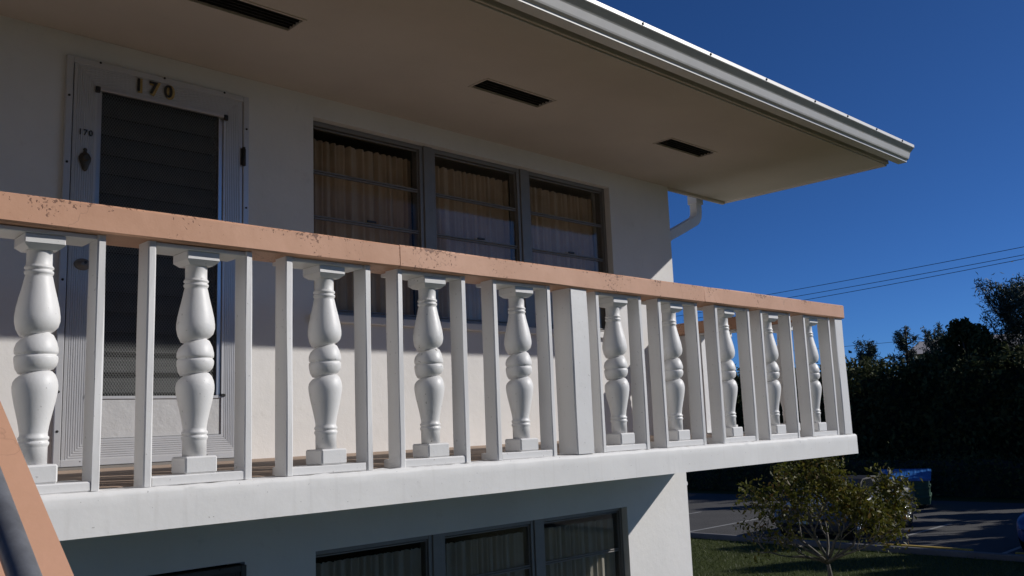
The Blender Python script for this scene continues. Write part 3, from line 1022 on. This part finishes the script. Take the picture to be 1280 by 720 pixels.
def hedge(name, label, xf, depth, y0, y1, hgt, n, size, seed):
    def hx(y): return xf + .35 * mnoise.noise(Vector((y * .5, seed, 0)))
    def hz(y): return hgt * (1 + .17 * mnoise.noise(Vector((y * .7, 0, seed))) + .09 * mnoise.noise(Vector((y * 2.3, 7, seed))))
    yy = rng.uniform(y0, y1, n); fc_ = rng.random(n)
    top = np.array([hz(a) for a in yy]); fx = np.array([hx(a) for a in yy])
    zz = rng.uniform(0, 1, n) ** .85 * top
    bul = np.array([mnoise.noise(Vector((a * 1.1, b * 1.1, seed))) + .5 * mnoise.noise(Vector((a * 2.7, b * 2.7, seed))) for a, b in zip(yy, zz)])
    k = hgt * .13
    xx = np.where(fc_ < .72, fx - k * bul + rng.normal(0, .12 + .02 * hgt, n), fx + rng.uniform(-.1, depth, n))
    zz = np.where(fc_ < .72, zz, top + rng.normal(0, .09 + .03 * hgt, n))
    o = leaves(np.stack([xx, yy, zz + GZ], 1), size, .5, M['leaf_dark'], name, None)
    tag(o, label, "hedge", kind='stuff')
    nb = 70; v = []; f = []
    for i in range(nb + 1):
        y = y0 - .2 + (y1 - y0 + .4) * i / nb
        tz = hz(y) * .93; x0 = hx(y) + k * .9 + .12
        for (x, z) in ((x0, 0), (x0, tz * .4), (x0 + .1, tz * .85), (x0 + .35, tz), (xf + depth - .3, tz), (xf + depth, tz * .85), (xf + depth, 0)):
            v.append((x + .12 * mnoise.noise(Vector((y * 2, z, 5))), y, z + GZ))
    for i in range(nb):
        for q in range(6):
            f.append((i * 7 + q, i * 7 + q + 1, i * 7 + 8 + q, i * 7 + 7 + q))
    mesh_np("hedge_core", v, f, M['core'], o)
    return o


hedge("hedge", "low dark hedge along the far side of the parking lot", 24.9, 1.0, 3.0, 34, 1.25, 10000, .13, 3)
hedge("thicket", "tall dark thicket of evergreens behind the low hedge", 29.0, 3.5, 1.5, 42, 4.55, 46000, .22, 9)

# unseen shrubs, added to keep direct sun off the lower wall
npt = 9000
sx_ = rng.uniform(-11.5, -1.3, npt); a_ = rng.uniform(0, 6.283, npt); sr = rng.uniform(.6, 1, npt) ** .5
sp_ = np.stack([sx_, .85 + .52 * np.cos(a_) * sr, GZ + .62 + .62 * np.sin(a_) * sr + .06 * np.sin(sx_ * 4.1)], 1)
added_shrubs = leaves(sp_, .10, .5, M['leaf_dark'], "hedge", None)
tag(added_shrubs, "dark shrubs added out of view to keep sun off the lower wall", "hedge", kind='stuff')
MB().tube([(x, .85, GZ + .58 + .05 * math.sin(x * 4.1)) for x in np.linspace(-11.4, -1.4, 40)], .50, 10).build("hedge_core", M['core'], added_shrubs)

# ornamental tree beside the building
OT = empty("ornamental_tree", (7.2, 4.02, GZ))
tag(OT, "small twiggy tree with olive and reddish leaves in front of the parked car", "tree")
rr = random.Random(5)
tr = MB(); tips = []


def grow(p, d, ln, rad, lvl):
    pts = [p]; q = p.copy(); dd = d.copy()
    for k in range(4):
        dd = (dd + Vector((rr.gauss(0, .16), rr.gauss(0, .16), rr.gauss(.03, .08)))).normalized()
        q = q + dd * ln / 4; pts.append(q.copy())
    tr.tube(pts, [rad, rad * .88, rad * .78, rad * .68, rad * .55], 6 if lvl < 2 else 4)
    if lvl >= 4:
        tips.append((pts[2], dd)); tips.append((pts[-1], dd)); return
    if lvl >= 2: tips.append((pts[-1], dd))
    for k in range(rr.choice((2, 3, 3)) if lvl else 9):
        a = rr.random() * 6.283
        sp = rr.uniform(.35, .85) if lvl else rr.uniform(.45, 1.15)
        o_ = dd.orthogonal().normalized(); o2 = dd.cross(o_)
        nd = (dd * math.cos(sp) + (o_ * math.cos(a) + o2 * math.sin(a)) * math.sin(sp)).normalized()
        zm = .24 if lvl < 2 else .05
        if nd.z < zm: nd.z = zm + rr.random() * .2; nd.normalize()
        st = pts[-1] if k == 0 or lvl == 0 else pts[rr.choice((2, 3, 4))]
        grow(st, nd, ln * rr.uniform(.62, .88) if lvl else rr.uniform(.50, .72), rad * .58, lvl + 1)


grow(Vector((0, 0, -.05)), Vector((.03, .0, 1)).normalized(), .72, .050, 0)
tr.build("trunk", M['bark'], OT)
lp = []
for p, d in tips:
    dens = min(1, max(.12, (p.z - .95) / .85 + (.22 * (p.x - p.y))))
    for k in range(int((40 + 4 * (p.x - p.y)) * dens + rr.random())):
        lp.append(p + Vector((rr.gauss(0, .085), rr.gauss(0, .085), rr.gauss(0, .08))))
leaves(np.array(lp), .068, .5, M['leaf_olive'], "crown", OT, var=.6)

# grass blades on the strip between the building and the lot
ng = 26000
gx = rng.uniform(6.0, 12.35, ng); gy = rng.uniform(1.0, 12.5, ng)
hgt = rng.uniform(.03, .075, ng); an = rng.uniform(0, 6.283, ng)
v = np.zeros((ng, 3, 3)); dx = np.cos(an) * .006; dy_ = np.sin(an) * .006
lean = rng.normal(0, .025, (ng, 2))
v[:, 0] = np.stack([gx - dx, gy - dy_, np.full(ng, GZ - .002)], 1)
v[:, 1] = np.stack([gx + dx, gy + dy_, np.full(ng, GZ - .002)], 1)
v[:, 2] = np.stack([gx + lean[:, 0], gy + lean[:, 1], GZ + hgt], 1)
M['blade'] = leaf_mat("grass_blade", [(0, (.035, .05, .010)), (.6, (.06, .085, .016)), (1, (.11, .12, .035))], trans=.3)
go = mesh_np("grass", v.reshape(-1, 3), np.arange(ng * 3).reshape(-1, 3).tolist(), M['blade'])
tag(go, "short lawn grass beside the parking lot kerb", "grass", kind='stuff')

# ================================================================== WHEEL STOPS
ws0 = None
for y, lb in ((7.35, "worn yellow wheel stop in front of the dark parked car"), (4.77, "worn yellow wheel stop of the empty bay between the two cars"),
              (2.17, "worn yellow wheel stop in front of the blue car")):
    if ws0 is None:
        ws0 = MB().prism([(-.08, 0), (.08, 0), (.055, .11), (-.055, .11)], -.9, .9).build("wheel_stop", M['wheelstop']); o = ws0
    else:
        o = ws0.copy(); COL.objects.link(o)
    o.location = (12.82, y, GZ + .0065); o.rotation_euler = (0, 0, math.pi / 2)
    tag(o, lb, "wheel stop", "yellow wheel stops along the kerb")


# ================================================================== CARS
def car_paint(name, c):
    m, t, bs = new_mat(name)
    n = tex_noise(t, 400, 2)
    r_ = ramp(t, n.outputs[0], [(.3, tuple(x * .9 for x in c)), (.7, tuple(min(1, x * 1.1) for x in c))])
    t.links.new(r_.outputs[0], bs.inputs["Base Color"])
    bs.inputs["Metallic"].default_value = .1; bs.inputs["Roughness"].default_value = .4
    bs.inputs["Coat Weight"].default_value = .5; bs.inputs["Coat Roughness"].default_value = .04
    return m


M['car_glass'] = simple("car_glass", (.012, .014, .016), .08, spec=.35, relief=0)
M['lamp'] = simple("headlamp_lens", (.55, .57, .6), .08, metal=.6, relief=0)
M['rim'] = simple("alloy_rim", (.45, .46, .47), .3, metal=.9)
M['trim'] = simple("black_trim", (.015, .015, .016), .65, spec=.15)
ST = [(0.00, .34, .52, .60, .60), (.05, .26, .60, .67, .74), (.22, .21, .68, .76, .84), (.55, .20, .74, .84, .885), (1.0, .20, .81, .925, .90), (1.3, .20, .87, .97, .905), (1.9, .19, .90, .97, .91),
      (2.6, .19, .92, .97, .915), (3.3, .19, .94, .98, .91), (3.8, .20, .955, 1.02, .895), (4.2, .24, .94, 1.03, .86), (4.42, .30, .88, .97, .80), (4.5, .42, .78, .86, .70)]


def car(name, x, y, mat, label):
    """nose towards -X; local x runs from the nose to the tail"""
    t = empty(name, (x, y, GZ + .006)); tag(t, label, "car")
    bm = bmesh.new(); rings = []
    for (sx, zl, zs_, zt, hw) in ST:
        half = [(0, zl), (hw * .82, zl), (hw * .95, zl + .06), (hw, zl + .22), (hw * 1.0, (zl + zs_) * .56), (hw * .985, zs_ - .06), (hw * .93, zs_), (hw * .6, zt - .012), (0, zt)]
        full = half + [(-a, b) for a, b in reversed(half[1:-1])]
        rings.append([bm.verts.new((sx, a, b)) for a, b in full])
    k = len(rings[0])
    for i in range(len(rings) - 1):
        for j in range(k):
            bm.faces.new((rings[i][j], rings[i][(j + 1) % k], rings[i + 1][(j + 1) % k], rings[i + 1][j]))
    bm.faces.new(rings[0]); bm.faces.new(rings[-1])
    bmesh.ops.recalc_face_normals(bm, faces=bm.faces)
    bmesh.ops.subdivide_edges(bm, edges=bm.edges[:], cuts=1, smooth=.6, use_grid_fill=True)
    me = bpy.data.meshes.new("body"); bm.to_mesh(me); bm.free()
    for p in me.polygons: p.use_smooth = True
    link("body", me, mat, t)
    # cabin: pillars and roof as a shell, glass panels proud of it
    base = [(1.12, .74, .93), (3.80, .74, .98)]; roof = [(1.98, .58, 1.29), (3.05, .57, 1.30)]
    v = []
    for (px, hw, z) in (base[0], base[1], roof[1], roof[0]):
        v += [(px, -hw, z), (px, hw, z)]
    rc = [(2.5, -.55, 1.335), (2.5, .55, 1.335)]
    v += rc
    MB().add(v, [(0, 1, 7, 6), (2, 3, 5, 4), (0, 2, 4, 8, 6), (1, 3, 5, 9, 7), (6, 7, 9, 8), (8, 9, 5, 4), (0, 1, 3, 2)]).build("cabin", M['trim'], t)
    def glasspane(nm, q, off):
        c = sum((Vector(a) for a in q), Vector()) / 4
        q = [c + (Vector(a) - c) * .88 for a in q]
        nv = (q[1] - q[0]).cross(q[2] - q[0]).normalized()
        if nv.dot(c - Vector((2.5, 0, 1.0))) < 0: nv = -nv
        a = [p + nv * off for p in q]; b = [p - nv * .01 for p in q]
        return MB().add(a + b, [(0, 1, 2, 3), (0, 1, 5, 4), (1, 2, 6, 5), (2, 3, 7, 6), (3, 0, 4, 7), (4, 5, 6, 7)]).build(nm, M['car_glass'], t)
    glasspane("windscreen", [v[0], v[1], v[7], v[6]], .006)
    glasspane("rear_window", [v[2], v[3], v[5], v[4]], .006)
    for s_ in (-1, 1):
        i = 0 if s_ < 0 else 1
        A, Bq, Cq, Dq = (Vector(v[0 + i]), Vector(v[2 + i]), Vector(v[4 + i]), Vector(v[6 + i]))
        glasspane("side_window", [A.lerp(Bq, .06), A.lerp(Bq, .5), Dq.lerp(Cq, .46), Dq], .006)
        glasspane("side_window", [A.lerp(Bq, .52), A.lerp(Bq, .93), Cq, Dq.lerp(Cq, .5)], .006)
        MB().box((1.42, s_ * .80 - .10, .96), (1.54, s_ * .80 + .10, 1.09), .03, ).build("wing_mirror", mat, t)
        MB().lathe([(.015, -.03), (.075, -.015), (.085, .02), (.05, .04)], (.13, s_ * .60, .62), 14, 'x', .65).build("headlamp", M['lamp'], t)
        MB().box((4.40, s_ * .62 - .14, .78), (4.49, s_ * .62 + .14, .90), .02).build("tail_lamp", simple("tail_lamp_red", (.25, .01, .01), .2), t)
        for wx in (.85, 3.55):
            w_ = MB().lathe([(.20, -.10), (.30, -.105), (.325, -.07), (.325, .07), (.30, .105), (.20, .10)], (wx, s_ * .83, .325), 26, 'y')
            wo = w_.build("wheel", M['rubber'], t)
            rm = MB().lathe([(.205, 0), (.205, .012 * s_), (.16, .0), (.06, .01 * s_), (.03, .018 * s_)], (wx, s_ * .925, .325), 20, 'y')
            for q in range(5):
                a = q * 1.2566
                rm.tube([(wx + .05 * math.cos(a), s_ * .935, .325 + .05 * math.sin(a)), (wx + .19 * math.cos(a), s_ * .935, .325 + .19 * math.sin(a))], .018, 6)
            rm.build("rim", M['rim'], wo)
            MB().lathe([(.37, -.012), (.37, .012), (.34, .016)], (wx, s_ * .897, .335), 26, 'y').build("wheel_arch", M['trim'], t)
        MB().box((1.75, s_ * .918 - .012, .78), (1.9, s_ * .918 + .012, .80), .004).build("door_handle", M['trim'], t)
    gr = MB()
    for k in range(4): gr.box((-.012, -.36, .47 + k * .03), (.02, .36, .485 + k * .03), .003)
    gr.build("grille", M['trim'], t)
    MB().box((-.02, -.58, .30), (.05, .58, .40), .02).build("bumper", M['trim'], t)
    MB().box((-.032, -.16, .40), (-.012, .16, .46), .003).build("plate", M['rim'], t)
    return t


car("parked_car", 13.05, 7.62, car_paint("charcoal_car_paint", (.075, .08, .09)), "dark grey car parked nose to the kerb behind the small tree")
car("parked_car", 13.2, 2.36, car_paint("blue_car_paint", (.02, .06, .20)), "blue parked car cut off by the right edge of the picture")

# ================================================================== DUMPSTER
DU = empty("dumpster", (21.5, 8.75, GZ + .006), math.radians(20))
tag(DU, "green dumpster with bright blue lid standing before the hedge", "dumpster")
M['green'] = simple("green_bin_paint", (.018, .075, .045), .5, var=.25, scale=5)
M['bluelid'] = simple("blue_plastic_lid", (.02, .12, .36), .4, var=.15, scale=5)
hx, hy = .62, .66
MB().add([(-hx, -hy, .12), (hx, -hy, .12), (hx, hy, .12), (-hx, hy, .12), (-hx - .06, -hy,   .80), (hx, -hy, 1.0), (hx, hy, 1.0), (-hx - .06, hy, .80)],
         [(0, 1, 2, 3), (4, 5, 6, 7), (0, 1, 5, 4), (1, 2, 6, 5), (2, 3, 7, 6), (3, 0, 4, 7)]).build("bin_body", M['green'], DU)
for z in (.30, .56):
    r_ = MB()
    r_.box((-hx - .075, -hy - .03, z), (hx + .02, -hy - .001, z + .07), .006); r_.build("rib", M['green'], DU)
    MB().box((-hx - .075, -hy, z), (-hx - .005, hy, z + .07), .006).build("rib", M['green'], DU)
for s_ in (-1, 1):
    y0, y1 = (-hy - .08, -.005) if s_ < 0 else (.005, hy + .08)
    m_ = MB().add([(-hx - .14, y0, .81), (hx + .05, y0, 1.03), (hx + .05, y1, 1.03), (-hx - .14, y1, .81),
                   (-hx - .14, y0, .87), (hx + .05, y0, 1.08), (hx + .05, y1, 1.08), (-hx - .14, y1, .87)],
                  [(0, 1, 2, 3), (4, 5, 6, 7), (0, 1, 5, 4), (1, 2, 6, 5), (2, 3, 7, 6), (3, 0, 4, 7)])
    lo = m_.build("lid", M['bluelid'], DU)
    for k in range(4):
        yk = y0 + (k + .5) * (y1 - y0) / 4
        MB().add([(-hx - .12, yk - .04, .872), (hx + .02, yk - .04, 1.077), (hx + .02, yk + .04, 1.077), (-hx - .12, yk + .04, .872),
                  (-hx - .12, yk - .02, .882), (hx + .02, yk - .02, 1.087), (hx + .02, yk + .02, 1.087), (-hx - .12, yk + .02, .882)],
                 [(4, 5, 6, 7), (0, 1, 5, 4), (1, 2, 6, 5), (2, 3, 7, 6), (3, 0, 4, 7)]).build("lid_rib", M['bluelid'], lo)
M['sticker'] = simple("pale_sticker", (.55, .56, .55), .6)
MB().box((-.30, -hy - .006, .66), (-.02, -hy - .0005, .80)).build("sticker", M['sticker'], DU)
MB().box((-.28, -hy - .036, .575), (-.04, -hy - .0305, .60)).build("sticker", M['sticker'], DU)
for a in (-.5, .5):
    for b in (-.5, .5):
        MB().lathe([(.06, -.03), (.06, .03)], (a, b, .06), 12, 'y').build("caster", M['rubber'], DU)

# ================================================================== HOUSE BEHIND THE TREES
HO = empty("house", (43.0, 12.9, GZ))
tag(HO, "small yellow house with pale roof glimpsed between the trees behind the hedge", "house")
MB().box((-2, -3, 0), (2, 3, 5.7)).build("wall", simple("yellow_render", (.55, .40, .14), .9), HO)
MB().add([(-2.4, -3.4, 5.701), (2.4, -3.4, 5.701), (2.4, 3.4, 5.701), (-2.4, 3.4, 5.701), (0, -3.4, 6.5), (0, 3.4, 6.5)],
         [(0, 1, 2, 3), (0, 1, 4), (3, 2, 5), (0, 4, 5, 3), (1, 2, 5, 4)]).build("roof", simple("pale_roof_tiles", (.55, .50, .46), .8), HO)
for y in (-1.6, 1.6):
    wo = MB().box((-2.06, y - .5, 4.1), (-1.99, y + .5, 5.2), .01).build("window", M['white'], HO)
    MB().box((-2.07, y - .42, 4.18), (-2.061, y + .42, 5.12)).build("pane", M['car_glass'], wo)

# ================================================================== POWER LINES
def wire(p0, p1, sag, label, rad=.014):
    p0 = Vector(p0); p1 = Vector(p1)
    d = p1 - p0
    a = p0 - d * .8; b = p1 + d * 1.2
    pts = []
    for k in range(29):
        s_ = k / 28
        p = a.lerp(b, s_); p.z -= sag * 4 * s_ * (1 - s_)
        pts.append(p)
    mid = .8 / 3.0
    for p in pts: p.z += sag * .88
    m = MB().tube(pts, rad, 6)
    o = m.build("power_line", M['wire'])
    tag(o, label, "wire", "power lines crossing the sky at right")
    return o


wire((40, 23.13, 6.985), (40, 9.87, 7.542), .25, "topmost of the three wires crossing the sky at right")
wire((40, 21.9, 6.643), (40, 9.9, 7.166), .25, "middle one of the three wires crossing the sky at right")
wire((40, 20.7, 6.402), (40, 9.93, 6.978), .25, "lowest of the three wires crossing the sky at right")
wire((40, 19.0, 3.632), (40, 12.43, 3.633), .05, "single low wire running behind the tree tops", .010)
